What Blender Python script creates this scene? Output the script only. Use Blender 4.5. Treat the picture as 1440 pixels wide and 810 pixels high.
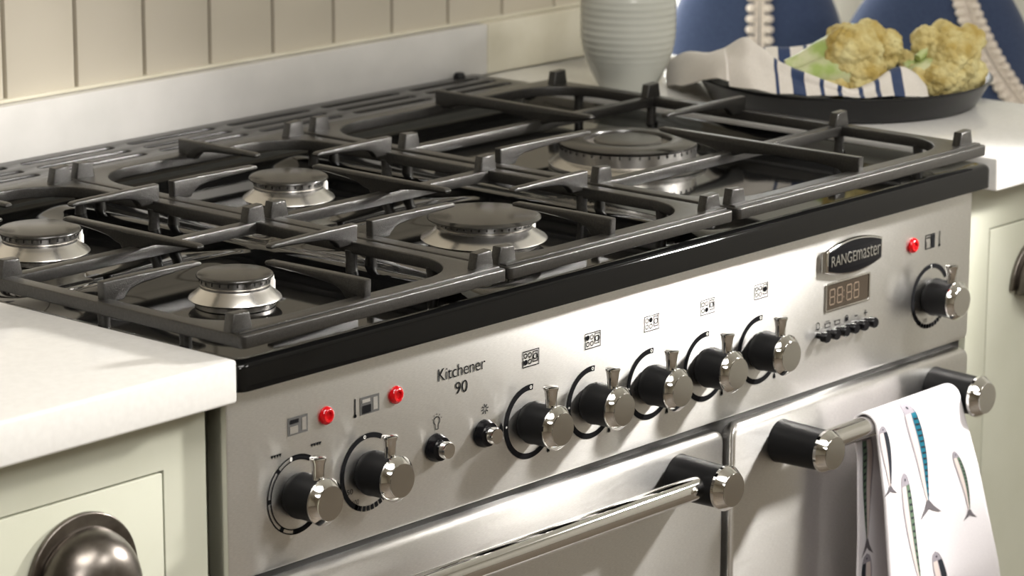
import bpy, bmesh, math, random
from mathutils import Vector, Matrix, noise
random.seed(7)
PI = math.pi
sc = bpy.context.scene
for o in list(bpy.data.objects):
    bpy.data.objects.remove(o)
COL = sc.collection

# ------------------------------------------------------------------ camera, world, light
# world: X along the cooker front, Y into the depth, Z up; origin = top left of the control panel
CF, CYAW, CPIT, CROL = 4496.0, 0.720578, 0.237236, 0.002597
CPOS = Vector((-1.423038, -1.504062, 0.574361))
cd = Vector((math.cos(CYAW)*math.cos(CPIT), math.sin(CYAW)*math.cos(CPIT), -math.sin(CPIT)))
cr = Vector((math.sin(CYAW), -math.cos(CYAW), 0)); cu = cr.cross(cd)
cr2 = cr*math.cos(CROL) + cu*math.sin(CROL); cu2 = -cr*math.sin(CROL) + cu*math.cos(CROL)
cam_data = bpy.data.cameras.new('camera')
cam = bpy.data.objects.new('camera', cam_data); COL.objects.link(cam)
cam.matrix_world = Matrix(((cr2.x, cu2.x, -cd.x, CPOS.x), (cr2.y, cu2.y, -cd.y, CPOS.y), (cr2.z, cu2.z, -cd.z, CPOS.z), (0, 0, 0, 1)))
cam_data.sensor_width = 36; cam_data.lens = 36*CF/1440
cam_data.clip_start = 0.05; cam_data.clip_end = 60
cam_data.dof.use_dof = True; cam_data.dof.focus_distance = 2.36; cam_data.dof.aperture_fstop = 12.0
sc.camera = cam

world = bpy.data.worlds.new('world'); sc.world = world; world.use_nodes = True
bg = world.node_tree.nodes['Background']
bg.inputs[0].default_value = (0.97, 0.985, 1.0, 1); bg.inputs[1].default_value = 7.0

def area(name, loc, target, size, power, color):
    l = bpy.data.lights.new(name, 'AREA'); l.shape = 'DISK'; l.size = size; l.energy = power; l.color = color
    o = bpy.data.objects.new(name, l); COL.objects.link(o); o.location = loc
    o.rotation_euler = (Vector(target) - Vector(loc)).to_track_quat('-Z', 'Y').to_euler()
    return o
def spot(name, loc, target, radius, power, cone, color):
    l = bpy.data.lights.new(name, 'SPOT'); l.shadow_soft_size = radius; l.energy = power; l.color = color
    l.spot_size = math.radians(cone); l.spot_blend = 0.5
    o = bpy.data.objects.new(name, l); COL.objects.link(o); o.location = loc
    o.rotation_euler = (Vector(target) - Vector(loc)).to_track_quat('-Z', 'Y').to_euler()
spot('key_lamp', (1.20, -0.47, 0.43), (0.36, 0.0, -0.10), 0.05, 70, 64, (1, 0.965, 0.92))
area('fill_light', (-0.15, -0.85, 1.47), (0.1, 0.1, 0), 1.1, 27, (1, 0.965, 0.92))  # this and the next two: unseen overhead fills added to brighten the room
area('fill_light', (1.2, -2.0, 1.47), (1.1, -1.8, 0), 0.9, 24, (1, 0.97, 0.935))
area('fill_light', (-1.2, -2.3, 1.47), (-0.8, -1.6, 0), 0.9, 32, (1, 0.97, 0.935))
pl = bpy.data.lights.new('window_portal', 'AREA'); pl.shape = 'RECTANGLE'; pl.size = 0.78; pl.size_y = 1.04; pl.cycles.is_portal = True
po = bpy.data.objects.new('window_portal', pl); COL.objects.link(po); po.location = (1.63, 1.29, 0.38); po.rotation_euler = (-PI/2, 0, 0)

sc.view_settings.view_transform = 'Standard'; sc.view_settings.look = 'None'
sc.view_settings.gamma = 1; sc.view_settings.use_curve_mapping = False
sc.view_settings.exposure = 0.38

# ------------------------------------------------------------------ materials
MATS = {}
def mat(name, color, rough=0.5, metal=0.0, spec=0.5, coat=0.0, coat_rough=0.05, aniso=0.0, emit=None):
    m = bpy.data.materials.new(name); m.use_nodes = True
    b = m.node_tree.nodes['Principled BSDF']
    b.inputs['Base Color'].default_value = (*color, 1); b.inputs['Roughness'].default_value = rough
    b.inputs['Metallic'].default_value = metal; b.inputs['Specular IOR Level'].default_value = spec
    b.inputs['Coat Weight'].default_value = coat; b.inputs['Coat Roughness'].default_value = coat_rough
    b.inputs['Anisotropic'].default_value = aniso
    if emit:
        b.inputs['Emission Color'].default_value = (*emit[0], 1); b.inputs['Emission Strength'].default_value = emit[1]
    MATS[name] = m
    return m
def nodes(m): return m.node_tree.nodes, m.node_tree.links, m.node_tree.nodes['Principled BSDF']
def tex_noise(m, scale, detail=4, stretch=None, rough=0.5):
    n, l, b = nodes(m)
    tc = n.new('ShaderNodeTexCoord'); t = n.new('ShaderNodeTexNoise')
    t.inputs['Scale'].default_value = scale; t.inputs['Detail'].default_value = detail; t.inputs['Roughness'].default_value = rough
    if stretch:
        mp = n.new('ShaderNodeMapping'); mp.inputs['Scale'].default_value = stretch
        l.new(tc.outputs['Object'], mp.inputs[0]); l.new(mp.outputs[0], t.inputs['Vector'])
    else: l.new(tc.outputs['Object'], t.inputs['Vector'])
    return t
def add_bump(m, t, strength, dist):
    n, l, b = nodes(m); bp = n.new('ShaderNodeBump')
    bp.inputs['Strength'].default_value = strength; bp.inputs['Distance'].default_value = dist
    l.new(t.outputs[0], bp.inputs['Height']); l.new(bp.outputs[0], b.inputs['Normal'])
def add_ramp(m, t, sock, c0, c1, p0=0.3, p1=0.7):
    n, l, b = nodes(m); r = n.new('ShaderNodeValToRGB')
    r.color_ramp.elements[0].position = p0; r.color_ramp.elements[1].position = p1
    def c(v): return (*v, 1) if isinstance(v, tuple) else (v, v, v, 1)
    r.color_ramp.elements[0].color = c(c0); r.color_ramp.elements[1].color = c(c1)
    l.new(t.outputs[0], r.inputs[0]); l.new(r.outputs[0], b.inputs[sock])

m = mat('steel', (0.72, 0.71, 0.69), 0.31, 1.0, aniso=0.9)
t = tex_noise(m, 900, 3, (0.10, 1, 1)); add_ramp(m, t, 'Roughness', 0.28, 0.32)
t2 = tex_noise(m, 2600, 2, (0.10, 1, 1)); add_bump(m, t2, 0.012, 0.0002)
t3 = tex_noise(m, 2200, 3, (0.12, 1, 1)); add_ramp(m, t3, 'Base Color', (0.66, 0.65, 0.63), (0.77, 0.76, 0.74), 0.3, 0.7)
n, l, b = nodes(m)
tg = n.new('ShaderNodeCombineXYZ'); tg.inputs[2].default_value = 1.0
l.new(tg.outputs[0], b.inputs['Tangent'])
m = mat('cast_iron', (0.11, 0.105, 0.10), 0.42, 0.5, 0.5, coat=0.6, coat_rough=0.22)
t = tex_noise(m, 1300, 2); add_bump(m, t, 0.45, 0.0006)
_n, _l, _b = nodes(m); _l.new([q for q in _n if q.type == 'BUMP'][0].outputs[0], _b.inputs['Coat Normal'])
t = tex_noise(m, 500, 3); add_ramp(m, t, 'Base Color', (0.018, 0.017, 0.015), (0.032, 0.030, 0.027), 0.3, 0.7)
m = mat('enamel', (0.004, 0.004, 0.004), 0.05, 0, 0.28)
m = mat('enamel_satin', (0.018, 0.017, 0.016), 0.28, 0, 0.6)
m = mat('chrome', (0.80, 0.79, 0.77), 0.05, 1.0)
m = mat('chrome_soft', (0.60, 0.585, 0.55), 0.16, 1.0)
m = mat('aluminium', (0.72, 0.70, 0.67), 0.27, 1.0)
t = tex_noise(m, 500, 2, (1, 1, 6)); add_bump(m, t, 0.05, 0.0003)
m = mat('burner_enamel', (0.022, 0.020, 0.017), 0.22, 0, 0.9)
t = tex_noise(m, 1400, 2); add_bump(m, t, 0.18, 0.0003)
m = mat('black_plastic', (0.008, 0.008, 0.0085), 0.45, 0, 0.16)
t = tex_noise(m, 1500, 1); add_bump(m, t, 0.10, 0.0002)
mat('gloss_black', (0.005, 0.005, 0.006), 0.2, 0, 0.18)
mat('print', (0.008, 0.008, 0.009), 0.8, 0, 0.05)
mat('print_white', (0.75, 0.74, 0.7), 0.5, 0, 0.3)
mat('print_grey', (0.09, 0.088, 0.085), 0.8, 0, 0.1)
mat('display', (0.035, 0.026, 0.018), 0.12, 0, 0.5)
mat('segment', (0.15, 0.115, 0.085), 0.25, 0, 0.4)
m = mat('red_lens', (0.42, 0.003, 0.006), 0.08, 0, 0.6, emit=((1, 0.0, 0.01), 0.03))
mat('dark_gap', (0.012, 0.011, 0.01), 0.6)
m = mat('quartz', (0.78, 0.765, 0.73), 0.13, 0, 0.5)
t = tex_noise(m, 180, 5); add_ramp(m, t, 'Base Color', (0.745, 0.735, 0.71), (0.785, 0.775, 0.75), 0.35, 0.65)
m = mat('upstand_stone', (0.56, 0.555, 0.54), 0.22, 0, 0.5)
t = tex_noise(m, 22, 6); add_ramp(m, t, 'Base Color', (0.56, 0.55, 0.525), (0.62, 0.605, 0.58), 0.3, 0.7)
m = mat('upstand_warm_lit', (0.62, 0.585, 0.47), 0.22, 0, 0.5)  # warmer light right of the cooker, put into the stone colour
t = tex_noise(m, 22, 6); add_ramp(m, t, 'Base Color', (0.57, 0.535, 0.42), (0.66, 0.63, 0.52), 0.3, 0.7)
m = mat('board_paint', (0.55, 0.52, 0.44), 0.5, 0, 0.4)
t = tex_noise(m, 5, 3); add_ramp(m, t, 'Base Color', (0.53, 0.485, 0.395), (0.57, 0.525, 0.435), 0.35, 0.65)
m = mat('groove_paint', (0.40, 0.36, 0.27), 0.6)
m = mat('sage_paint', (0.56, 0.565, 0.44), 0.42, 0, 0.4)
t = tex_noise(m, 12, 3); add_ramp(m, t, 'Base Color', (0.55, 0.56, 0.455), (0.59, 0.60, 0.50), 0.35, 0.65)
m = mat('pewter', (0.16, 0.145, 0.13), 0.30, 1.0)
t = tex_noise(m, 60, 4); add_ramp(m, t, 'Base Color', (0.12, 0.105, 0.092), (0.21, 0.19, 0.17), 0.35, 0.65)
m = mat('ceramic', (0.52, 0.53, 0.48), 0.16, 0, 0.5)
mat('white_paint', (0.78, 0.765, 0.70), 0.5)
m = mat('tray_enamel', (0.008, 0.008, 0.0085), 0.28, 0, 0.3)
mat('tray_rim', (0.55, 0.57, 0.62), 0.25, 1.0)
def cloth(name, c0, c1, weave):
    m = mat(name, c0, 0.9, 0, 0.15)
    t = tex_noise(m, weave, 2); add_ramp(m, t, 'Base Color', c0, c1, 0.3, 0.7); add_bump(m, t, 0.25, 0.0006)
    b = m.node_tree.nodes['Principled BSDF']; b.inputs['Sheen Weight'].default_value = 0.15
    return m
cloth('linen', (0.68, 0.64, 0.585), (0.78, 0.74, 0.69), 900)
cloth('navy_stripe', (0.03, 0.05, 0.115), (0.045, 0.07, 0.15), 900)
cloth('navy_cushion', (0.030, 0.045, 0.092), (0.050, 0.070, 0.130), 500)
cloth('crochet', (0.62, 0.545, 0.47), (0.72, 0.65, 0.57), 700)
cloth('towel_white', (0.66, 0.635, 0.665), (0.72, 0.695, 0.715), 1200)
mat('fish_teal', (0.015, 0.13, 0.19), 0.8, spec=0.1); mat('fish_dark', (0.025, 0.028, 0.035), 0.8, spec=0.1)
mat('fish_green', (0.10, 0.15, 0.10), 0.8, spec=0.1); mat('fish_belly', (0.58, 0.50, 0.47), 0.8, spec=0.1)
mat('fish_grey', (0.27, 0.25, 0.28), 0.8, spec=0.1); mat('fish_tail', (0.12, 0.11, 0.12), 0.8, spec=0.1)
m = mat('curd', (0.55, 0.44, 0.16), 0.75, 0, 0.25)
t = tex_noise(m, 55, 4); add_ramp(m, t, 'Base Color', (0.46, 0.34, 0.10), (0.68, 0.61, 0.31), 0.35, 0.68)
b = m.node_tree.nodes['Principled BSDF']; b.inputs['Subsurface Weight'].default_value = 0.0
t2 = tex_noise(m, 700, 2); add_bump(m, t2, 0.4, 0.001)
m = mat('stalk', (0.52, 0.58, 0.28), 0.5, 0, 0.35)
t = tex_noise(m, 60, 3, (1, 1, 1)); add_ramp(m, t, 'Base Color', (0.36, 0.47, 0.14), (0.62, 0.64, 0.40), 0.35, 0.65)
m = mat('floor_wood', (0.22, 0.12, 0.06), 0.4)
t = tex_noise(m, 6, 5, (1, 9, 1)); add_ramp(m, t, 'Base Color', (0.13, 0.105, 0.08), (0.26, 0.215, 0.17), 0.3, 0.7)
mat('ceramic_white', (0.8, 0.79, 0.76), 0.3)
mat('grout_dark', (0.05, 0.035, 0.025), 0.7)
m = mat('window_glass', (1, 1, 1), 0.02); n, l, b = nodes(m)
tr = n.new('ShaderNodeBsdfTransparent'); gl = n.new('ShaderNodeBsdfGlossy'); gl.inputs['Roughness'].default_value = 0.02
mx = n.new('ShaderNodeMixShader'); mx.inputs[0].default_value = 0.06
l.new(tr.outputs[0], mx.inputs[1]); l.new(gl.outputs[0], mx.inputs[2]); l.new(mx.outputs[0], n['Material Output'].inputs['Surface'])

# ------------------------------------------------------------------ helpers
WORLD = {}
def link(o, parent=None, loc=(0, 0, 0)):
    COL.objects.link(o); loc = Vector(loc); WORLD[o.name] = loc
    if parent is not None:
        o.parent = parent; o.location = loc - WORLD[parent.name]
    else: o.location = loc
    return o
def mats_of(ms): return ms if isinstance(ms, (list, tuple)) else [ms]
def obj(name, mesh, m, parent=None, loc=(0, 0, 0)):
    o = bpy.data.objects.new(name, mesh)
    if mesh is not None and not mesh.materials:
        for k in mats_of(m): mesh.materials.append(MATS[k])
    return link(o, parent, loc)
def tag(o, label, cat, group=None):
    o['label'] = label; o['category'] = cat
    if group: o['group'] = group
    return o
def thing(name, loc, label, cat, group=None):
    return tag(link(bpy.data.objects.new(name, None), None, loc), label, cat, group)
def struct(o): o['kind'] = 'structure'; return o
def smooth(me, ang=35):
    me.polygons.foreach_set('use_smooth', [True]*len(me.polygons))
    me.set_sharp_from_angle(angle=math.radians(ang)); me.update(); return me
def mesh_of(bm, name='m', ang=35):
    bmesh.ops.recalc_face_normals(bm, faces=bm.faces)
    me = bpy.data.meshes.new(name); bm.to_mesh(me); bm.free(); return smooth(me, ang)
def box_into(bm, lo, hi, bev=0.0, seg=2):
    r = bmesh.ops.create_cube(bm, size=1); vs = r['verts']
    for v in vs: v.co = Vector([lo[i] + (v.co[i]+0.5)*(hi[i]-lo[i]) for i in range(3)])
    if bev:
        es = list({e for v in vs for e in v.link_edges})
        bmesh.ops.bevel(bm, geom=es, offset=bev, segments=seg, profile=0.5, affect='EDGES')
def box(lo, hi, bev=0.0, seg=2):
    bm = bmesh.new(); box_into(bm, lo, hi, bev, seg); return mesh_of(bm)
def lathe_into(bm, prof, n=48, axis='Z', org=(0, 0, 0), closed=True):
    org = Vector(org); rings = []
    def P(r, h, a):
        c, s = r*math.cos(a), r*math.sin(a)
        if axis == 'Z': return org + Vector((c, s, h))
        if axis == 'Y': return org + Vector((c, h, s))
        return org + Vector((h, c, s))
    for r, h in prof:
        if r < 1e-7: rings.append([bm.verts.new(P(0, h, 0))])
        else: rings.append([bm.verts.new(P(r, h, 2*PI*k/n)) for k in range(n)])
    for A, B in zip(rings, rings[1:]):
        for k in range(n):
            k2 = (k+1) % n
            a = A[k] if len(A) > 1 else A[0]; a2 = A[k2] if len(A) > 1 else A[0]
            b_ = B[k] if len(B) > 1 else B[0]; b2 = B[k2] if len(B) > 1 else B[0]
            f = []
            for v in (a, a2, b2, b_):
                if v not in f: f.append(v)
            if len(f) > 2: bm.faces.new(f)
def lathe(prof, n=48, axis='Z', ang=35):
    bm = bmesh.new(); lathe_into(bm, prof, n, axis); return mesh_of(bm, ang=ang)
def tube_into(bm, pts, r, n=10, cap=True):
    pts = [Vector(p) for p in pts]; rings = []
    for i, p in enumerate(pts):
        t = (pts[min(i+1, len(pts)-1)] - pts[max(i-1, 0)]).normalized()
        up = Vector((0, 0, 1)) if abs(t.z) < 0.9 else Vector((1, 0, 0))
        a = t.cross(up).normalized(); b_ = a.cross(t)
        rr = r[i] if isinstance(r, (list, tuple)) else r
        rings.append([bm.verts.new(p + a*rr*math.cos(2*PI*k/n) + b_*rr*math.sin(2*PI*k/n)) for k in range(n)])
    for A, B in zip(rings, rings[1:]):
        for k in range(n): bm.faces.new((A[k], A[(k+1) % n], B[(k+1) % n], B[k]))
    if cap: bm.faces.new(rings[0]); bm.faces.new(rings[-1])
def shape2d(loops, z0, z1, bev=0.0, plane='XY', ang=35):
    """closed 2D outlines (first outer, rest holes) extruded; plane says which world axes they lie in"""
    cv = bpy.data.curves.new('c', 'CURVE'); cv.dimensions = '2D'; cv.fill_mode = 'BOTH'
    cv.extrude = max((z1-z0)/2 - bev, 1e-5); cv.bevel_depth = bev; cv.bevel_resolution = 2; cv.offset = -bev
    for lp in loops:
        s = cv.splines.new('POLY'); s.points.add(len(lp)-1); s.use_cyclic_u = True
        for p, (x, y) in zip(s.points, lp): p.co = (x, y, 0, 1)
    o = bpy.data.objects.new('c', cv); COL.objects.link(o)
    dg = bpy.context.evaluated_depsgraph_get()
    me = bpy.data.meshes.new_from_object(o.evaluated_get(dg))
    bpy.data.objects.remove(o); bpy.data.curves.remove(cv)
    zc = (z0+z1)/2
    for v in me.vertices:
        x, y, z = v.co
        if plane == 'XY': v.co = (x, y, z+zc)
        elif plane == 'XZ': v.co = (x, z+zc, y)
        else: v.co = (z+zc, x, y)
    me.materials.clear()
    bm = bmesh.new(); bm.from_mesh(me); bmesh.ops.remove_doubles(bm, verts=bm.verts, dist=1e-6)
    bpy.data.meshes.remove(me)
    return mesh_of(bm, ang=ang)
def rrect(x0, y0, x1, y1, r, n=8):
    rs = r if isinstance(r, (list, tuple)) else [r]*4
    pts = []
    for (cx, cy, a0), q in zip(((x1, y1, 0), (x0, y1, 90), (x0, y0, 180), (x1, y0, 270)), rs):
        ox = cx - q if cx == x1 else cx + q; oy = cy - q if cy == y1 else cy + q
        if q < 1e-6: pts.append((cx, cy)); continue
        for k in range(n+1):
            a = math.radians(a0 + 90*k/n); pts.append((ox + q*math.cos(a), oy + q*math.sin(a)))
    return pts
def text_mesh(s, width, height, plane_y=None, depth=0.0):
    cv = bpy.data.curves.new('t', 'FONT'); cv.body = s; cv.extrude = depth; cv.offset = -0.005
    o = bpy.data.objects.new('t', cv); COL.objects.link(o)
    dg = bpy.context.evaluated_depsgraph_get(); me = bpy.data.meshes.new_from_object(o.evaluated_get(dg))
    bpy.data.objects.remove(o)
    xs = [v.co.x for v in me.vertices]; ys = [v.co.y for v in me.vertices]
    x0, x1, y0, y1 = min(xs), max(xs), min(ys), max(ys)
    for v in me.vertices:
        x, y, z = v.co; v.co = ((x-x0)/(x1-x0)*width, -z, (y-y0)/(y1-y0)*height)
    me.materials.clear(); return me
class Flat:
    """flat print on the control panel, in panel x/z metres"""
    def __init__(s, y=-0.0004): s.bm = bmesh.new(); s.y = y
    def poly(s, pts):
        s.bm.faces.new([s.bm.verts.new((x, s.y, z)) for x, z in pts]); return s
    def strip(s, A, B):
        va = [s.bm.verts.new((x, s.y, z)) for x, z in A]; vb = [s.bm.verts.new((x, s.y, z)) for x, z in B]
        for i in range(len(A)-1): s.bm.faces.new((va[i], va[i+1], vb[i+1], vb[i]))
        return s
    def arc(s, cx, cz, r0, r1, a0, a1, n=40):
        A = [(cx + r0*math.cos(math.radians(a0+(a1-a0)*k/n)), cz + r0*math.sin(math.radians(a0+(a1-a0)*k/n))) for k in range(n+1)]
        B = [(cx + r1*math.cos(math.radians(a0+(a1-a0)*k/n)), cz + r1*math.sin(math.radians(a0+(a1-a0)*k/n))) for k in range(n+1)]
        return s.strip(A, B)
    def ring(s, cx, cz, r, w, n=16, ex=1.0): return s.arc(cx, cz, r-w/2, r+w/2, 0, 360, n)
    def disc(s, cx, cz, r, n=14, ex=1.0): return s.poly([(cx+r*ex*math.cos(2*PI*k/n), cz+r*math.sin(2*PI*k/n)) for k in range(n)])
    def rect(s, x0, z0, x1, z1): return s.poly([(x0, z0), (x1, z0), (x1, z1), (x0, z1)])
    def frame(s, x0, z0, x1, z1, w):
        s.rect(x0, z0, x1, z0+w); s.rect(x0, z1-w, x1, z1); s.rect(x0, z0+w, x0+w, z1-w); return s.rect(x1-w, z0+w, x1, z1-w)
    def line(s, a, b_, w):
        d = Vector((b_[0]-a[0], b_[1]-a[1])).normalized()*w/2; nx, nz = -d.y, d.x
        return s.poly([(a[0]+nx, a[1]+nz), (a[0]-nx, a[1]-nz), (b_[0]-nx, b_[1]-nz), (b_[0]+nx, b_[1]+nz)])
    def mesh(s):
        me = bpy.data.meshes.new('flat'); s.bm.to_mesh(me); s.bm.free(); return me

# ------------------------------------------------------------------ the setting
FLOOR = -0.905
floor = struct(obj('floor', box((-3.2, -3.6, FLOOR-0.05), (3.2, 1.6, FLOOR)), 'floor_wood'))
# back wall of vertical tongue and groove boards
WY = 0.62
wall = struct(obj('wall_back', box((-3.2, WY+0.006, FLOOR), (1.19, WY+0.12, 1.5)), 'groove_paint'))
P0, PITCH = 0.329, 0.0807
bm = bmesh.new(); box_into(bm, (0.0018, 0, 0), (PITCH-0.0018, 0.012, 1.418), 0.0022, 2); board_me = mesh_of(bm)
k0 = -30
while P0 + (k0+1)*PITCH < 1.20:
    x = P0 + k0*PITCH
    obj('board', board_me, 'board_paint', wall, (x, WY-0.005, 0.082))
    k0 += 1
bay = struct(obj('wall_bay_side', box((1.19, WY, FLOOR), (1.24, 1.3, 1.5)), 'white_paint'))
# upstand behind cooker and worktops
u1 = struct(obj('trim_1', box((-3.2, 0.60, 0.0301), (0.935, WY, 0.081), 0.0012), 'upstand_stone')); u1['label'] = 'pale grey stone upstand behind the cooker'
u2 = struct(obj('trim_2', box((0.9355, 0.60, 0.0301), (1.157, WY, 0.081), 0.0012), 'upstand_warm_lit')); u2['label'] = 'stone upstand along the worktop, warmer light tinted in as cream'
bead = struct(obj('trim_3', box((-3.2, WY-0.008, 0.081), (1.19, WY+0.004, 0.0845), 0.001), 'upstand_warm_lit'))
# bay beyond the worktop: bench wall with window
wb = bmesh.new()
box_into(wb, (1.24, 1.2, FLOOR), (3.2, 1.3, -0.14)); box_into(wb, (2.02, 1.2, -0.14), (3.2, 1.3, 1.5)); box_into(wb, (1.24, 1.2, 0.9), (2.02, 1.3, 1.5))
struct(obj('wall_bay', mesh_of(wb), 'white_paint'))
wf = bmesh.new()
for lo, hi in (((1.24, 1.19, -0.14), (2.02, 1.26, -0.11)), ((1.24, 1.19, 0.87), (2.02, 1.26, 0.9)), ((1.24, 1.19, -0.11), (1.27, 1.26, 0.87)), ((1.99, 1.19, -0.11), (2.02, 1.26, 0.87)), ((1.615, 1.2, -0.11), (1.645, 1.25, 0.87))):
    box_into(wf, lo, hi, 0.003)
w1 = struct(obj('window_1', mesh_of(wf), 'white_paint'))
for a, b_ in ((1.27, 1.615), (1.645, 1.99)):
    obj('pane', box((a, 1.224, -0.11), (b_, 1.228, 0.87)), 'window_glass', w1)
wp = struct(obj('wall_right', box((2.75, -3.6, FLOOR), (2.85, 1.3, 1.5)), 'white_paint'))
struct(obj('wall_front', box((-3.2, -3.7, FLOOR), (2.85, -3.6, 1.5)), 'board_paint'))
struct(obj('wall_left', box((-3.3, -3.7, FLOOR), (-3.2, 0.74, 1.5)), 'board_paint'))
struct(obj('ceiling', box((-3.3, -3.7, 1.5), (3.2, 1.35, 1.6)), 'white_paint'))
# panelling strips on the bay wall
pn = bmesh.new()
for x in (2.12, 2.36, 2.6): box_into(pn, (x, 1.185, FLOOR), (x+0.05, 1.2, 1.5), 0.003)
struct(obj('trim_4', mesh_of(pn), 'white_paint'))

# ------------------------------------------------------------------ worktops and cabinets
def worktop(name, x0, x1, label):
    o = obj(name, box((x0, -0.0165, 0.0), (x1, 0.5995, 0.030), 0.0025, 3), 'quartz')
    return tag(o, label, 'worktop')
worktop('worktop', -1.3, -0.0045, 'white quartz worktop butting against the left of the hob, nothing on it')
worktop('worktop', 0.9125, 1.157, 'white quartz worktop carrying the ribbed jar and the black tray')

def cup_pull(parent, cx, cz, y):
    # back plate: half ring, dome: quarter ellipsoid open below
    a, h = 0.047, 0.046
    out = [(cx + a*math.cos(math.radians(t)), cz + h*math.sin(math.radians(t))) for t in range(0, 181, 6)]
    inn = [(cx + (a-0.016)*math.cos(math.radians(t)), cz + (h-0.016)*math.sin(math.radians(t))) for t in range(180, -1, -6)]
    plate = obj('cup_handle', shape2d([out+inn], y-0.0045, y, 0.0014, 'XZ'), 'pewter', parent)
    bm = bmesh.new(); A, H, D = 0.039, 0.039, 0.030; n, q = 28, 12; g = []
    for j in range(q+1):
        ph = PI/2*j/q
        g.append([bm.verts.new((cx + A*math.cos(PI*i/n)*math.cos(ph)**0.8, y-0.003-D*math.sin(ph), cz + H*math.sin(PI*i/n)*math.cos(ph)**0.8 - 0.004)) for i in range(n+1)] if j < q else [bm.verts.new((cx, y-0.003-D, cz-0.004))])
    for j in range(q):
        for i in range(n):
            if j < q-1: bm.faces.new((g[j][i], g[j][i+1], g[j+1][i+1], g[j+1][i]))
            else: bm.faces.new((g[j][i], g[j][i+1], g[j+1][0]))
    me = mesh_of(bm, ang=60); 
    o = obj('cup_dome', me, 'pewter', plate); md = o.modifiers.new('s', 'SOLIDIFY'); md.thickness = 0.002; md.offset = 1
def cabinet(x0, x1, dx0, dx1, label, pull_x, pull_z, tall=False):
    c = thing('cabinet' if tall else 'drawer_cabinet', ((x0+x1)/2, 0.3, FLOOR), label, 'cabinet')
    fb = bmesh.new(); yf = 0.012; dz0, dz1 = (-0.76 if tall else -0.19), -0.0425
    box_into(fb, (x0, yf, -0.80), (dx0, yf+0.02, 0)); box_into(fb, (dx1, yf, -0.80), (x1, yf+0.02, 0))
    box_into(fb, (dx0, yf, dz1), (dx1, yf+0.02, 0)); box_into(fb, (dx0, yf, -0.80), (dx1, yf+0.02, -0.76))
    if not tall: box_into(fb, (dx0, yf, -0.225), (dx1, yf+0.02, dz0))
    obj('face_frame', mesh_of(fb), 'sage_paint', c)
    obj('carcass', box((x0, yf+0.0205, -0.80), (x1, 0.598, -0.0005)), 'sage_paint', c)
    obj('plinth', box((x0, 0.06, FLOOR), (x1, 0.5, -0.8005)), 'sage_paint', c)
    g = 0.0016
    d = obj('cabinet_door' if tall else 'drawer_front', box((dx0+g, yf-0.0005, dz0+g), (dx1-g, yf+0.018, dz1-g), 0.0012), 'sage_paint', c)
    cup_pull(d, pull_x, pull_z, yf-0.0006)
    if not tall:
        d2 = obj('cabinet_door', box((dx0+g, yf-0.0005, -0.76+g), (dx1-g, yf+0.018, -0.225-g), 0.0012), 'sage_paint', c)
        obj('door_knob', lathe([(0, -0.026), (0.012, -0.024), (0.015, -0.018), (0.008, -0.010), (0.007, 0)], 24, 'Y'), 'pewter', d2, (dx0+0.05, yf-0.0005, -0.30))
    return c
cabinet(-0.62, -0.0085, -0.575, -0.0465, 'sage green drawer cabinet beside the dark gap at the left of the cooker', -0.122, -0.100)
cabinet(0.915, 1.155, 0.9475, 1.115, 'sage green cabinet with a single tall front, under the worktop with the black tray', 1.030, -0.106, True)

# ------------------------------------------------------------------ range cooker
ck = thing('range_cooker', (0.45, 0.3, FLOOR), 'stainless steel range cooker with black hob, eight knobs and two ovens', 'cooker')
obj('body', box((0.002, 0.022, FLOOR+0.10), (0.898, 0.585, 0.0), 0.002), 'chrome_soft', ck)
obj('plinth', box((0.01, 0.06, FLOOR), (0.89, 0.56, FLOOR+0.0995)), 'black_plastic', ck)
panel = obj('control_panel', shape2d([rrect(0.0, -0.1317, 0.9, 0.0052, [0.001, 0.001, 0.004, 0.006])], 0.0, 0.020, 0.0012, 'XZ'), 'steel', ck)
obj('gap_strip', box((0.004, 0.006, -0.150), (0.896, 0.021, -0.1318)), 'dark_gap', ck)
KZ = -0.0827
KX = [0.0651, 0.1366, 0.3098, 0.3814, 0.4526, 0.5230, 0.5932, 0.8392]

# --- doors with handles
def door(x0, x1, px, label):
    zt, zb = -0.1385, -0.76
    d = obj('oven_door', shape2d([rrect(x0, zb, x1, zt, 0.010)], -0.005, 0.020, 0.004, 'XZ'), 'steel', ck)
    d['label'] = label
    for x in px:
        p = obj('handle_post', post_body, 'black_plastic', d, (x, -0.005, -0.1642))
        obj('post_cap', post_cap, 'chrome', d, (x, -0.005, -0.1642))
        obj('post_cap_face', post_face, 'chrome_soft', d, (x, -0.005, -0.1642))
    bm = bmesh.new(); tube_into(bm, [(px[0], -0.034, -0.1640), (px[1], -0.034, -0.1640)], 0.0095, 32); 
    obj('handle_bar', mesh_of(bm), 'chrome', d)
    return d
post_body = lathe([(0, 0), (0.0182, 0), (0.0178, -0.002), (0.0168, -0.0450), (0, -0.0450)], 48, 'Y')
post_cap = lathe([(0, -0.0448), (0.0172, -0.0448), (0.0182, -0.0456), (0.0182, -0.0482), (0.0177, -0.0492), (0.0141, -0.0543), (0.0136, -0.0549), (0, -0.0549)], 48, 'Y', 20)
post_face = lathe([(0.0132, -0.0549), (0.0131, -0.0554), (0, -0.0556)], 48, 'Y')
door(0.004, 0.5435, (0.075, 0.4843), 'wide left oven door with chrome bar handle')
door(0.5545, 0.8965, (0.6191, 0.8421), 'narrow right oven door with a towel over its handle')

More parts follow.
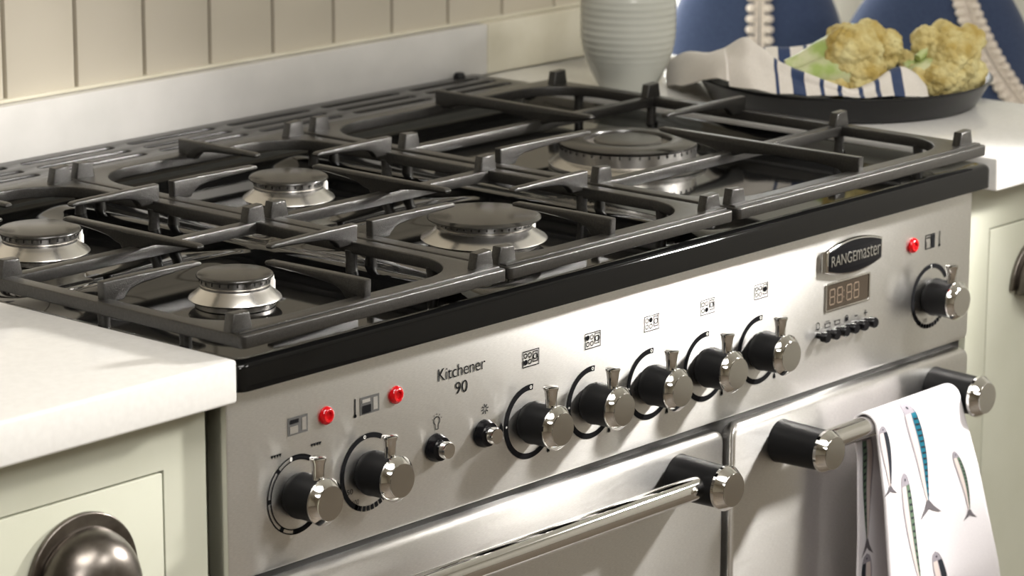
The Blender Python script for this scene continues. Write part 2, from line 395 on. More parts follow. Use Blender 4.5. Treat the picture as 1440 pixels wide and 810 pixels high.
# --- knobs
k_body = lathe([(0, 0), (0.0150, 0), (0.0152, -0.0030), (0.0164, -0.0036), (0.0164, -0.0060), (0.0160, -0.0066), (0.0156, -0.0258), (0, -0.0258)], 48, 'Y')
k_cap = lathe([(0, -0.0255), (0.0160, -0.0255), (0.0168, -0.0262), (0.0168, -0.0276), (0.0164, -0.0283), (0.0129, -0.0318), (0.0124, -0.0322), (0, -0.0322)], 48, 'Y', 20)
k_face = lathe([(0.0124, -0.0322), (0.0123, -0.0327), (0, -0.0329)], 48, 'Y')
k_lever = lathe([(0, 0.0135), (0.0044, 0.0135), (0.0041, 0.017), (0.0042, 0.021), (0.0049, 0.0268), (0.0058, 0.0292), (0.0058, 0.0303), (0.0050, 0.0310), (0, 0.0312)], 28, 'Z', 40)
for x in KX:
    k = obj('control_knob', k_body, 'black_plastic', ck, (x, -0.0005, KZ))
    obj('knob_cap', k_cap, 'chrome', k, (x, -0.0005, KZ))
    obj('knob_face', k_face, 'chrome_soft', k, (x, -0.0005, KZ))
    obj('knob_lever', k_lever, 'chrome', k, (x, -0.0212, KZ))

# --- push buttons
b_col = lathe([(0, 0), (0.0105, 0), (0.0103, -0.003), (0.0088, -0.0065), (0, -0.0065)], 36, 'Y')
b_pin = lathe([(0, -0.0065), (0.0062, -0.0065), (0.0064, -0.0075), (0.0064, -0.0125), (0.0058, -0.0138), (0, -0.0138)], 28, 'Y')
for x, z in ((0.2063, -0.0801), (0.2582, -0.0806)):
    bb = obj('push_button', b_col, 'gloss_black', ck, (x, -0.0003, z)); obj('button_pin', b_pin, 'chrome', bb, (x, -0.0003, z))
# --- red neon lenses
lens = lathe([(0, 0), (0.0066, 0), (0.0066, -0.0012), (0.0058, -0.0026), (0.0044, -0.0034), (0.0032, -0.0032), (0.0025, -0.0018), (0, -0.0016)], 28, 'Y')
for x, z in ((0.0945, -0.0324), (0.1648, -0.0321), (0.8093, -0.0327)):
    obj('indicator_lens', lens, 'red_lens', ck, (x, -0.0003, z))

# --- printed dials
RO, RI = 0.0287, 0.0243
def put(fl, name='dial_print', m='print'): return obj(name, fl.mesh(), m, panel)
for x in KX[2:7]:
    put(Flat().arc(x, KZ, RI, RO, 82, 318))
    put(Flat(-0.0007).ring(x + 0.0265*math.cos(math.radians(88)), KZ + 0.0265*math.sin(math.radians(88)), 0.0010, 0.0006, 12), 'dial_mark', 'print_white')
    put(Flat(-0.0007).disc(x - 0.0265, KZ+0.001, 0.0009), 'dial_mark', 'print_white')
    put(Flat(-0.0007).disc(x + 0.0265*math.cos(math.radians(309)), KZ + 0.0265*math.sin(math.radians(309)), 0.0009), 'dial_mark', 'print_white')
    for fx, fz, s in ((x-0.0320 if x < 0.32 else x-0.9, KZ+0.0015, 1.35), (x+0.0215, KZ-0.0262, 1.0)):
        if fx < 0: continue
        fl = Flat(); fl.poly([(fx, fz+0.0034*s), (fx+0.0013*s, fz+0.0006*s), (fx+0.0016*s, fz-0.0016*s), (fx+0.0006*s, fz-0.0028*s), (fx, fz-0.0012*s), (fx-0.0006*s, fz-0.0028*s), (fx-0.0016*s, fz-0.0016*s), (fx-0.0013*s, fz+0.0006*s)]); put(fl, 'flame_icon')
# grill dial: thin double ring with blocks
x = KX[0]
fl = Flat(); fl.arc(x, KZ, 0.0277, 0.0286, 60, 320); fl.arc(x, KZ, 0.0246, 0.0255, 60, 320)
for a0, a1 in ((60, 98), (128, 134), (176, 183), (232, 240), (262, 318)): fl.arc(x, KZ, 0.0250, 0.0282, a0, a1, 8)
put(fl)
x = KX[1]
fl = Flat(); fl.arc(x, KZ, 0.0248, 0.0286, 60, 250); put(fl)
fl = Flat()
for a in range(238, 330, 9): fl.arc(x, KZ, 0.0248, 0.0286, a, a+6.6, 4)
put(fl)
w = Flat(-0.0007); w.ring(x-0.004, KZ+0.0264, 0.0010, 0.0006, 12); w.rect(KX[0]-0.0065, KZ+0.0248, KX[0]-0.0045, KZ+0.0278)
put(w, 'dial_mark', 'print_white')
for s, dx, dz in (('50', -0.0225, -0.0125), ('100', -0.0165, -0.0215)):
    obj('dial_number', text_mesh(s, 0.0062, 0.0038), 'print', panel, (x+dx, -0.0005, KZ+dz))
x = KX[7]
fl = Flat(); fl.arc(x, KZ, 0.0248, 0.0286, 30, 236); put(fl)
fl = Flat()
for a in range(232, 330, 9): fl.arc(x, KZ, 0.0248, 0.0286, a, a+6.8, 4)
put(fl)
obj('dial_number', text_mesh('0', 0.0016, 0.0026), 'print_white', panel, (x-0.0015, -0.0008, KZ+0.0254))
obj('dial_number', text_mesh('100', 0.0058, 0.0036), 'print', panel, (x-0.0105, -0.0005, KZ-0.0225))
# zig-zag grill marks
for gx, gz, nn in ((0.0405, -0.0501, 4), (0.0792, -0.0499, 4)):
    fl = Flat()
    for i in range(nn): fl.poly([(gx+i*0.0026, gz), (gx+i*0.0026+0.0026, gz), (gx+i*0.0026+0.0013, gz-0.0026)])
    put(fl, 'grill_icon')
# burner position icons
spots = {2: (0, 1), 3: (0, 0), 4: (1, 0), 5: (1, 1), 6: (2, 0)}
for i, sp in spots.items():
    cx, cz = KX[i]+0.0012, -0.0340; W, H = 0.0186, 0.0126
    fl = Flat(); x0, z0 = cx-W/2, cz-H/2; fl.frame(x0, z0, x0+W, z0+H, 0.00075)
    fl.frame(x0+0.0114, z0+0.0028, x0+W-0.0014, z0+H-0.0014, 0.00075)
    for a in range(2):
        for b_ in range(2):
            px, pz = x0+0.0033+a*0.0048, z0+H-0.0037-b_*0.0050
            if sp == (a, b_): fl.disc(px, pz, 0.0021)
            else: fl.ring(px, pz, 0.0017, 0.00075)
    if sp[0] == 2: fl.disc(x0+0.0143, cz+0.0007, 0.0024)
    else: fl.ring(x0+0.0143, cz+0.0007, 0.0021, 0.00075)
    put(fl, 'burner_icon')
# oven icons
def oven_icon(x0, z0, kind):
    W, H = 0.0195, 0.0128
    g = Flat(-0.0003)
    if kind != 2: g.rect(x0, z0, x0+W, z0+H); put(g, 'oven_icon', 'print_grey')
    else: g.frame(x0, z0, x0+0.0145, z0+H, 0.0009); put(g, 'oven_icon', 'print')
    wl = Flat(-0.0006); dk = Flat(-0.0007)
    if kind == 0:
        dk.rect(x0+0.002, z0+0.0084, x0+0.0105, z0+0.0112); wl.rect(x0+0.002, z0+0.0012, x0+0.0098, z0+0.0064); wl.rect(x0+0.0138, z0+0.0018, x0+0.0178, z0+0.0110)
    elif kind == 1:
        wl.rect(x0+0.002, z0+0.0086, x0+0.0100, z0+0.0112); wl.rect(x0+0.0132, z0+0.0018, x0+0.0176, z0+0.0110)
        dk.rect(x0+0.002, z0+0.0010, x0+0.0108, z0+0.0068)
    else:
        wl.rect(x0+0.0018, z0+0.0014, x0+0.0072, z0+0.0072); dk.rect(x0+0.0088, z0+0.001, x0+0.0140, z0+H-0.001); dk.rect(x0+0.001, z0+0.0096, x0+0.008, z0+0.0106)
    put(wl, 'icon_window', 'steel'); put(dk, 'icon_fill', 'print')
oven_icon(0.0571, -0.0398, 0); oven_icon(0.1285, -0.0400, 1); oven_icon(0.8286, -0.0400, 2)
for tx, tz in ((0.1235, -0.0402), (0.8505, -0.0402)):
    fl = Flat(); fl.rect(tx-0.0005, tz+0.001, tx+0.0005, tz+0.0135); fl.disc(tx, tz+0.001, 0.0014); put(fl, 'thermometer_icon')
# bulb + ignition icons
bx, bz = 0.2078, -0.0605
fl = Flat(); fl.arc(bx, bz, 0.0027, 0.0034, -60, 240, 18); fl.line((bx-0.0016, bz-0.0028), (bx-0.0016, bz-0.0062), 0.0006); fl.line((bx+0.0016, bz-0.0028), (bx+0.0016, bz-0.0062), 0.0006); fl.line((bx-0.0016, bz-0.0062), (bx+0.0016, bz-0.0062), 0.0006)
for a in (20, 55, 90, 125, 160): fl.line((bx+0.0044*math.cos(math.radians(a)), bz+0.0044*math.sin(math.radians(a))), (bx+0.0056*math.cos(math.radians(a)), bz+0.0056*math.sin(math.radians(a))), 0.0005)
put(fl, 'bulb_icon')
bx, bz = 0.2598, -0.0625; fl = Flat()
for a in range(10, 370, 45): fl.line((bx+0.0013*math.cos(math.radians(a)), bz+0.0013*math.sin(math.radians(a))), (bx+0.0040*math.cos(math.radians(a)), bz+0.0040*math.sin(math.radians(a))), 0.0007)
put(fl, 'spark_icon')
# lettering
obj('lettering', text_mesh('Kitchener', 0.0508, 0.0092), 'print', panel, (0.2093, -0.0005, -0.0318))
obj('lettering', text_mesh('90', 0.0132, 0.0090), 'print', panel, (0.2275, -0.0005, -0.0450))
# badge
def lensloop(x0, x1, zc, he, hm, n=20):
    top = [(x0+(x1-x0)*k/n, zc+he+(hm-he)*(1-((2*k/n-1)**2))) for k in range(n+1)]
    return top + [(x, 2*zc-z) for x, z in reversed(top)]
bd = obj('badge', shape2d([lensloop(0.6755, 0.7560, -0.0243, 0.0090, 0.0152)], -0.0062, -0.0002, 0.0016, 'XZ'), 'chrome', ck)
obj('badge_face', shape2d([lensloop(0.6785, 0.7535, -0.0243, 0.0078, 0.0136)], -0.0067, -0.0060, 0.0003, 'XZ'), 'gloss_black', bd)
for s, x, w_, h in (('RANGE', 0.6815, 0.0345, 0.0090), ('master', 0.7168, 0.0345, 0.0098)):
    obj('badge_lettering', text_mesh(s, w_, h, depth=0.0002), 'chrome', bd, (x, -0.0070, -0.0288))
# clock display
cl = obj('clock_frame', shape2d([rrect(0.6825, -0.0690, 0.7465, -0.0442, 0.002), rrect(0.6842, -0.0673, 0.7446, -0.0459, 0.0012)], -0.0014, -0.0001, 0.0004, 'XZ'), 'chrome', ck)
obj('clock_glass', box((0.6842, -0.0006, -0.0673), (0.7446, -0.0002, -0.0459)), 'display', cl)
fl = Flat(-0.0009)
def seg7(x0, z0, w, h, t):
    m_ = z0+h/2; g = 0.0003
    for a, b_ in (((x0+g, z0), (x0+w-g, z0)), ((x0+g, m_), (x0+w-g, m_)), ((x0+g, z0+h), (x0+w-g, z0+h)), ((x0, z0+g), (x0, m_-g)), ((x0, m_+g), (x0, z0+h-g)), ((x0+w, z0+g), (x0+w, m_-g)), ((x0+w, m_+g), (x0+w, z0+h-g))): fl.line(a, b_, t)
for dx in (0.0885, 0.0992, 0.1125, 0.1228): seg7(0.6005+dx, -0.0632, 0.0068, 0.0128, 0.0012)
fl.disc(0.7088, -0.0540, 0.0007); fl.disc(0.7088, -0.0595, 0.0007)
obj('clock_digits', fl.mesh(), 'segment', cl)
# timer buttons and icons
tb = lathe([(0, 0), (0.0026, 0), (0.0026, -0.0045), (0.0044, -0.0052), (0.0046, -0.0100), (0.0038, -0.0112), (0, -0.0112)], 22, 'Y')
TX = [0.6740+0.0136*i for i in range(6)]
for i, x in enumerate(TX): obj('timer_button', tb, 'gloss_black', ck, (x, -0.0002, -0.0866))
fl = Flat(); z = -0.0795
x = TX[0]; fl.arc(x, z+0.002, 0.0016, 0.0022, 0, 180, 10); fl.line((x-0.0019, z+0.002), (x-0.0019, z-0.0015), 0.0006); fl.line((x+0.0019, z+0.002), (x+0.0019, z-0.0015), 0.0006); fl.line((x-0.0026, z-0.0015), (x+0.0026, z-0.0015), 0.0006); fl.disc(x, z-0.0024, 0.0007); put(fl, 'timer_icon')
for i in (1, 2):
    x = TX[i]; fl = Flat(); fl.line((x-0.0034, z+0.001), (x-0.0034, z-0.0022), 0.0007); fl.line((x+0.0034, z+0.001), (x+0.0034, z-0.0022), 0.0007); fl.line((x-0.0036, z-0.0024), (x+0.0036, z-0.0024), 0.0007); fl.line((x-0.0044, z+0.001), (x+0.0044, z+0.001), 0.0006)
    if i == 1: [fl.line((x+d, z+0.0018), (x+d, z+0.0034), 0.0006) for d in (-0.0018, 0, 0.0018)]
    put(fl, 'timer_icon')
x = TX[3]; fl = Flat(); fl.rect(x-0.0022, z-0.0022, x+0.0022, z+0.0012); fl.arc(x, z+0.0012, 0.0012, 0.0019, 0, 180, 10); put(fl, 'timer_icon')
x = TX[4]; put(Flat().rect(x-0.0024, z-0.0004, x+0.0024, z+0.0004), 'timer_icon')
x = TX[5]; put(Flat().rect(x-0.0024, z-0.0004, x+0.0024, z+0.0004).rect(x-0.0004, z-0.0026, x+0.0004, z-0.0004).rect(x-0.0004, z+0.0004, x+0.0004, z+0.0026), 'timer_icon')

# --- hob: dished black enamel plate with rounded apron, vent strip behind
HX0, HX1, HYF, HYB = -0.0035, 0.9085, -0.0155, 0.594
ZR, ZP = 0.0262, 0.0165     # rim and well heights
def loopz(inset, z, r, yb=0.512):
    return [(x, y, z) for x, y in rrect(HX0+inset, HYF+inset, HX1-inset, yb-inset*0.5, r, 6)]
rings = [loopz(0, 0.0056, 0.010), loopz(0, 0.0212, 0.010), loopz(0.0008, 0.0238, 0.010), loopz(0.003, 0.0256, 0.009), loopz(0.007, ZR, 0.008), loopz(0.011, ZR-0.0004, 0.010), loopz(0.020, ZP+0.0035, 0.02), loopz(0.028, ZP+0.0006, 0.03), loopz(0.034, ZP, 0.0001)]
bm = bmesh.new(); vr = [[bm.verts.new(p) for p in rg] for rg in rings]; N = len(vr[0])
for A, B in zip(vr, vr[1:]):
    for i in range(N): bm.faces.new((A[i], A[(i+1) % N], B[(i+1) % N], B[i]))
bm.faces.new(list(reversed(vr[0])))
def relief(x, y):
    z = 0.0055*math.exp(-((x-0.2687)/0.022)**2) + 0.0065*math.exp(-((x-0.5397)/0.022)**2)
    if x < 0.54: z = max(z, 0.0040*math.exp(-((y-0.240)/0.026)**2))
    ex = min(x-(HX0+0.034), (HX1-0.034)-x, y-(HYF+0.034), (0.512-0.017)-y)
    return ZP + z*min(1, max(0, ex)/0.02)
gx = [HX0+0.034 + (HX1-HX0-0.068)*i/160 for i in range(161)]; gy = [HYF+0.034 + (0.495-HYF-0.034)*j/90 for j in range(91)]
gv = [[bm.verts.new((x, y, relief(x, y))) for y in gy] for x in gx]
for i in range(160):
    for j in range(90): bm.faces.new((gv[i][j], gv[i+1][j], gv[i+1][j+1], gv[i][j+1]))
hob = obj('hob_plate', mesh_of(bm, ang=50), 'enamel', ck)
# vent strip with real slots
loops = [rrect(HX0, 0.508, HX1, HYB, 0.006)]
for gk in range(-1, 8):
    for y in (0.5745, 0.5530, 0.5325):
        a, b_ = 0.068+0.1212*gk, 0.068+0.1212*gk+0.104
        a, b_ = max(a, 0.014), min(b_, 0.893)
        if b_ - a > 0.03: loops.append(rrect(a, y-0.0048, b_, y+0.0048, 0.0047, 5))
vent = obj('vent_strip', shape2d(loops, 0.0305, 0.0350, 0.0012, 'XY'), 'enamel_satin', ck)
obj('vent_well', box((HX0+0.002, 0.5125, 0.0006), (HX1-0.002, HYB-0.001, 0.0334)), 'enamel', ck)
bm = bmesh.new()
box_into(bm, (HX0, 0.508, 0.0185), (HX1, 0.5122, 0.0325)); box_into(bm, (HX0, HYB-0.004, 0.0185), (HX1, HYB, 0.0325)); box_into(bm, (HX0, 0.5122, 0.0185), (HX0+0.004, HYB-0.004, 0.0325)); box_into(bm, (HX1-0.004, 0.5122, 0.0185), (HX1, HYB-0.004, 0.0325))
obj('vent_skirt', mesh_of(bm), 'enamel_satin', ck)
obj('vent_screw', lathe([(0, 0.006), (0.0045, 0.005), (0.006, 0.002), (0.006, 0)], 20), 'black_plastic', ck, (0.880, 0.588, 0.0350))

# --- burners
def burner(x, y, rc, rf, ztop, wok=False):
    z0 = ZP
    if not wok:
        base = obj('burner', lathe([(0, 0.0005), (rf*0.86, 0.0005), (rf*0.86, 0.0045), (rf*0.97, 0.0050), (rf, 0.0062), (rf*0.985, 0.0072), (rf*0.80, 0.0125), (rf*0.755, 0.0145), (rf*0.755, 0.0160), (0, 0.0160)], 64), 'aluminium', ck, (x, y, z0))
        obj('burner_head', lathe([(rf*0.72, 0.0158), (rf*0.725, 0.0165), (rf*0.76, 0.0172), (rf*0.765, 0.0212), (rf*0.72, 0.0216), (0, 0.0216)], 64), 'aluminium', base, (x, y, z0))
        bm = bmesh.new(); npt = int(rc*900)
        for k in range(npt):
            a = 2*PI*k/npt; c, s = math.cos(a), math.sin(a); p0, p1 = rf*0.755, rf*0.773; hw = 0.0006
            vs = []
            for zz in (0.0186, 0.0210):
                for rr, w_ in ((p0, -hw), (p1, -hw), (p1, hw), (p0, hw)): vs.append(bm.verts.new((rr*c - w_*s, rr*s + w_*c, zz)))
            for f in ((0, 1, 2, 3), (4, 5, 6, 7), (0, 1, 5, 4), (1, 2, 6, 5), (2, 3, 7, 6), (3, 0, 4, 7)): bm.faces.new([vs[i] for i in f])
        o = obj('flame_ports', mesh_of(bm), 'dark_gap', base, (x, y, z0)); o['kind'] = 'stuff'
        zc = 0.0214
        h = ztop - z0
        obj('burner_cap', lathe([(0, zc), (rc*0.965, zc), (rc, zc+0.0009), (rc, zc+0.0016), (rc*0.985, zc+0.0024), (rc*0.955, h-0.0003), (rc*0.92, h), (0, h)], 64), 'burner_enamel', base, (x, y, z0))
    else:
        base = obj('burner', lathe([(0, 0.0005), (rf, 0.0005), (rf, 0.0030), (rf*0.97, 0.0045), (rf*0.90, 0.0075), (rf*0.87, 0.0082), (rf*0.86, 0.0185), (rf*0.84, 0.0190), (rf*0.55, 0.0190), (rf*0.53, 0.010), (0, 0.010)], 72), 'aluminium', ck, (x, y, z0))
        bm = bmesh.new()
        for k in range(44):
            a = 2*PI*k/44; c, s = math.cos(a), math.sin(a); p0, p1 = rf*0.85, rf*0.873; hw = 0.0007; vs = []
            for zz in (0.0158, 0.0183):
                for rr, w_ in ((p0, -hw), (p1, -hw), (p1, hw), (p0, hw)): vs.append(bm.verts.new((rr*c - w_*s, rr*s + w_*c, zz)))
            for f in ((0, 1, 2, 3), (4, 5, 6, 7), (0, 1, 5, 4), (1, 2, 6, 5), (2, 3, 7, 6), (3, 0, 4, 7)): bm.faces.new([vs[i] for i in f])
        o = obj('flame_ports', mesh_of(bm), 'dark_gap', base, (x, y, z0)); o['kind'] = 'stuff'
        obj('burner_ring', lathe([(rf*0.55, 0.0192), (rf*0.85, 0.0192), (rf*0.875, 0.0200), (rf*0.875, 0.0212), (rf*0.85, 0.0224), (rf*0.62, 0.0240), (rf*0.56, 0.0236), (rf*0.55, 0.0225), (rf*0.55, 0.0192)], 72), 'burner_enamel', base, (x, y, z0))
        obj('inner_head', lathe([(0, 0.0102), (rf*0.42, 0.0102), (rf*0.42, 0.0205), (0, 0.0205)], 48), 'aluminium', base, (x, y, z0))
        obj('burner_cap', lathe([(0, 0.0206), (rf*0.43, 0.0206), (rf*0.44, 0.0216), (rf*0.42, 0.0232), (rf*0.36, 0.0240), (0, 0.0240)], 48), 'burner_enamel', base, (x, y, z0))
    ea = -2.2 if not wok else -2.6
    er = rf*(0.88 if not wok else 0.95)
    obj('igniter', lathe([(0, 0.006), (0.0020, 0.006), (0.0020, 0.0155), (0.0013, 0.0165), (0.0010, 0.0195), (0, 0.0197)], 16), 'ceramic_white', base, (x+er*math.cos(-0.35), y+er*math.sin(-0.35), z0))
burner(0.137, 0.133, 0.0282, 0.0340, 0.0412)
burner(0.140, 0.352, 0.0322, 0.0385, 0.0415)
burner(0.409, 0.352, 0.0332, 0.0385, 0.0415)
burner(0.4045, 0.130, 0.0450, 0.0500, 0.0418)
burner(0.728, 0.249, 0.0, 0.0700, 0.0415, True)

# ------------------------------------------------------------------ pan supports
ZB0, ZB1, ZF = 0.0350, 0.0442, 0.0570
def finger_mesh(L, h_root, foot=0.016, span=None):
    """side profile in (u,z): u=0 at the root, tip at L; z measured from the bar top"""
    return None
def finger(parent, x, y, d, L, feet=(0.0,), both=False):
    """plate finger: root at (x,y), pointing along d, top at ZF; foot at the root or (both) in the middle"""
    T = ZF - ZB1 + 0.003; up = ZF
    pr = []
    if not both:
        top = [(0.0, up-0.0006), (0.001, up), (L*0.35, up), (L-0.004, up-0.0008), (L-0.001, up-0.0016), (L, up-0.0030)]
        bot = [(L-0.001, up-0.0046), (L*0.75, up-0.0052), (L*0.55, up-0.0061), (L*0.42, up-0.0070), (0.031, up-0.0082), (0.0255, up-0.0100), (0.0215, up-0.0132), (0.0195, ZB1-0.003), (0.0005, ZB1-0.003)]
        pr = top + bot
    else:
        a = L/2
        half_t = [(a-0.004, up-0.0006), (a-0.001, up-0.0016), (a, up-0.0030), (a-0.001, up-0.0046), (a*0.75, up-0.0052), (a*0.50, up-0.0066), (a*0.32, up-0.0084), (a*0.20, up-0.0120), (0.0105, ZB1), (0.008, ZB1-0.0045)]
        pr = half_t + [(-u, z) for u, z in reversed(half_t)]
    flip = d[0]+d[1]
    pts = [(u*flip, z) for u, z in pr]
    if flip < 0: pts = pts[::-1]
    along_x = abs(d[0]) > 0.5
    me = shape2d([pts], -0.0036, 0.0036, 0.0014, 'XZ' if along_x else 'YZ')
    return obj('finger', me, 'cast_iron', parent, (x, y, 0))
TABW = 0.0205
tab_me = shape2d([[(0, ZB1-0.002), (TABW, ZB1-0.002), (TABW-0.0006, ZB1+0.0015), (TABW-0.0030, ZF-0.0008), (0.0030, ZF), (0.0008, ZB1+0.003)]], -0.0045, 0.0045, 0.0014, 'XZ')
tab_m2 = shape2d([[(0, ZB1-0.002), (TABW, ZB1-0.002), (TABW-0.0008, ZB1+0.003), (TABW-0.0030, ZF), (0.0030, ZF-0.0008), (0.0006, ZB1+0.0015)]], -0.0045, 0.0045, 0.0014, 'XZ')
def tab(parent, x, y, right=False): obj('tab', tab_m2 if right else tab_me, 'cast_iron', parent, (x, y, 0))
def leg(parent, x, y):
    o = obj('foot', lathe([(0, ZP+0.0003), (0.0048, ZP+0.0003), (0.0050, ZP+0.003), (0.0042, 0.028), (0.0050, ZB0+0.002), (0, ZB0+0.002)], 16), 'cast_iron', parent, (x, y, 0))
GY0, GY1 = -0.0155, 0.484
def frame_of(parent, x0, x1, rb):
    hole = rrect(x0+0.0125, GY0+0.024, x1-0.0125, GY1-0.017, rb, 10)
    obj('frame', shape2d([rrect(x0, GY0, x1, GY1, 0.004, 4), hole], ZB0, ZB1, 0.0011, 'XY'), 'cast_iron', parent)
    bm = bmesh.new()
    box_into(bm, (x0+0.002, GY0+0.0055, ZB1-0.0006), (x1-0.002, GY0+0.0125, ZB1+0.0014), 0.0008)
    obj('front_rib', mesh_of(bm), 'cast_iron', parent)
def bar_x(parent, x0, x1, y):
    obj('crossbar', box((x0, y-0.0055, ZB0), (x1, y+0.0055, ZB1), 0.0014), 'cast_iron', parent)
RB = [0.055, 0.055, 0.05, 0.05]
def pan_support(x0, x1, xc, label, fx):
    t = thing('pan_support', ((x0+x1)/2, 0.235, ZP), label, 'pan support', 'cast iron pan supports on the hob')
    frame_of(t, x0, x1, RB)
    bar_x(t, x0+0.008, x1-0.008, 0.237)
    for yb in (0.133, 0.352):
        finger(t, fx[0], yb, (1, 0), 0.094); finger(t, fx[1], yb, (-1, 0), 0.091)
    finger(t, xc, -0.001, (0, 1), 0.100); finger(t, xc, 0.478, (0, -1), 0.095)
    finger(t, xc, 0.2425, (0, 1), 0.150, both=True)
    for y in (0.001, 0.237, 0.463):
        tab(t, x0+0.0008, y); tab(t, x1-0.0008-TABW, y, True)
    for px in (x0+0.009, x1-0.009):
        for py in (0.05, 0.133, 0.352, 0.44): leg(t, px, py)
    return t
pan_support(0.002, 0.2672, 0.137, 'cast iron pan support over the two burners beside the bare white worktop', (0.008, 0.262))
pan_support(0.2702, 0.5362, 0.405, 'middle cast iron pan support, over the largest solid-capped burner', (0.277, 0.531))
t = thing('pan_support', (0.72, 0.235, ZP), 'cast iron pan support over the ringed wok burner, beside the black tray', 'pan support', 'cast iron pan supports on the hob')
x0, x1, xc = 0.5432, 0.8965, 0.726
frame_of(t, x0, x1, RB)
bar_x(t, x0+0.008, x1-0.008, 0.135); bar_x(t, x0+0.008, x1-0.008, 0.351)
finger(t, 0.552, 0.247, (1, 0), 0.120); finger(t, 0.892, 0.247, (-1, 0), 0.116)
def long_finger(parent, x, y, sgn, L, cross):
    up = ZF; c = cross
    pr = [(0, up), (L-0.004, up-0.0010), (L-0.001, up-0.0018), (L, up-0.0032), (L-0.002, up-0.0050), (c+0.045, up-0.0085), (c+0.018, up-0.0125), (c+0.007, ZB1-0.003), (c-0.007, ZB1-0.003), (c-0.018, up-0.0125), (c-0.05, up-0.0100), (0.040, up-0.0105), (0.022, ZB1), (0.018, ZB1-0.003), (0.0005, ZB1-0.003)]
    pts = [(u*sgn, z) for u, z in pr]
    if sgn < 0: pts = pts[::-1]
    obj('finger', shape2d([pts], -0.0036, 0.0036, 0.0014, 'YZ'), 'cast_iron', parent, (x, y, 0))
long_finger(t, xc, -0.003, 1, 0.214, 0.138); long_finger(t, xc, 0.476, -1, 0.188, 0.125)
for y in (0.001, 0.463): tab(t, x0+0.004, y); tab(t, x1-0.004-TABW, y, True)
for y in (0.135, 0.351): tab(t, x0+0.0005, y); tab(t, x1-0.0005-TABW, y, True)
for px in (x0+0.009, x1-0.009):
    for py in (0.05, 0.135, 0.351, 0.44): leg(t, px, py)

# ------------------------------------------------------------------ things on the right worktop
E1 = Vector((0.66, -0.7513, 0)); E2 = Vector((0.7513, 0.66, 0))
# ribbed jar
pr = [(0, 0), (0.0215, 0), (0.0235, 0.0012)]
for k in range(121):
    h = 0.0012 + k*0.0009; u = h
    r = 0.0235 + (0.0465-0.0235)*math.sin(min(u/0.062, 1)*PI/2)**0.85
    if u > 0.085: r -= (u-0.085)**2*9
    rip = 0.00018*math.cos(2*PI*u/0.0066)*min(1, max(0, (u-0.022)/0.02))
    pr.append((r+rip, h))
top = pr[-1]; pr += [(top[0]-0.002, top[1]+0.001), (top[0]-0.004, top[1]), (top[0]-0.004, top[1]-0.02), (0.02, 0.012), (0, 0.010)]
jar = obj('ribbed_jar', lathe(pr, 72, 'Z', 60), 'ceramic', None, (0.957, 0.437, 0.0301))
tag(jar, 'pale grey-green glazed jar with horizontal ribs on the white worktop', 'jar')
# tray
TC = Vector((1.055, 0.250, 0.0301))
tray = obj('round_tray', lathe([(0, 0), (0.122, 0), (0.127, 0.002), (0.1385, 0.0225), (0.1410, 0.0245), (0.1412, 0.0255), (0.1400, 0.0262), (0.1378, 0.0250), (0.1255, 0.0045), (0.121, 0.0035), (0, 0.0035)], 96, 'Z', 50), 'tray_enamel', None, TC)
tag(tray, 'round black enamel tray with sloping rim holding a striped cloth', 'tray')

# striped tea towel crumpled across the tray
# stations across the tray (a), each a profile from the far hem to the near hem: (b, height)
ST = [(-0.165, [(.100, .031), (.090, .052), (.080, .056), (.070, .054), (.066, .045), (.066, .0325)]),
      (-0.148, [(.110, .031), (.090, .058), (.060, .060), (.040, .067), (.020, .055), (.005, .043)]),
      (-0.130, [(.100, .033), (.070, .062), (.040, .062), (.010, .074), (-.030, .070), (-.055, .0595)]),
      (-0.117, [(.090, .050), (.070, .064), (.030, .062), (-.010, .0825), (-.050, .078), (-.078, .061)]),
      (-0.099, [(.095, .058), (.065, .066), (.030, .055), (-.030, .096), (-.070, .084), (-.104, .0625)]),
      (-0.085, [(.095, .058), (.060, .068), (.020, .045), (-.045, .090), (-.085, .078), (-.114, .0625)]),
      (-0.072, [(.085, .056), (.060, .068), (.015, .041), (-.065, .080), (-.095, .073), (-.121, .0625)]),
      (-0.054, [(.085, .056), (.060, .0695), (.010, .039), (-.085, .074), (-.105, .069), (-.126, .0615)]),
      (-0.034, [(.085, .056), (.060, .0705), (.000, .038), (-.100, .0687), (-.115, .066), (-.127, .061)]),
      (-0.017, [(.085, .058), (.060, .072), (-.010, .038), (-.105, .0625), (-.115, .0615), (-.126, .060)]),
      (-0.003, [(.075, .048), (.050, .060), (-.020, .038), (-.100, .058), (-.115, .059), (-.126, .0595)]),
      (0.018, [(.050, .038), (.030, .042), (-.020, .038), (-.090, .0633), (-.110, .063), (-.125, .060)]),
      (0.039, [(.030, .037), (.010, .038), (-.030, .038), (-.070, .0726), (-.100, .068), (-.122, .060)]),
      (0.056, [(.010, .037), (-.010, .038), (-.035, .041), (-.065, .068), (-.092, .064), (-.115, .058)]),
      (0.068, [(-.010, .037), (-.030, .038), (-.045, .042), (-.070, .056), (-.090, .056), (-.105, .055)])]
def catmull(P, t):
    n = len(P)-1; k = min(int(t), n-1); f = t-k
    p0, p1, p2, p3 = P[max(k-1, 0)], P[k], P[k+1], P[min(k+2, n)]
    return tuple(0.5*(2*b1 + (b2-b0)*f + (2*b0-5*b1+4*b2-b3)*f*f + (3*b1-b0-3*b2+b3)*f**3) for b0, b1, b2, b3 in zip(p0, p1, p2, p3))
NA, NB = 210, 80
STR = [(-0.0740, -0.0705), (-0.0585, -0.0475), (-0.0340, -0.0300), (-0.0185, -0.0145), (0.0025, 0.0065), (0.0180, 0.0220), (0.0330, 0.0435)]
bm = bmesh.new(); g = []; acol = []
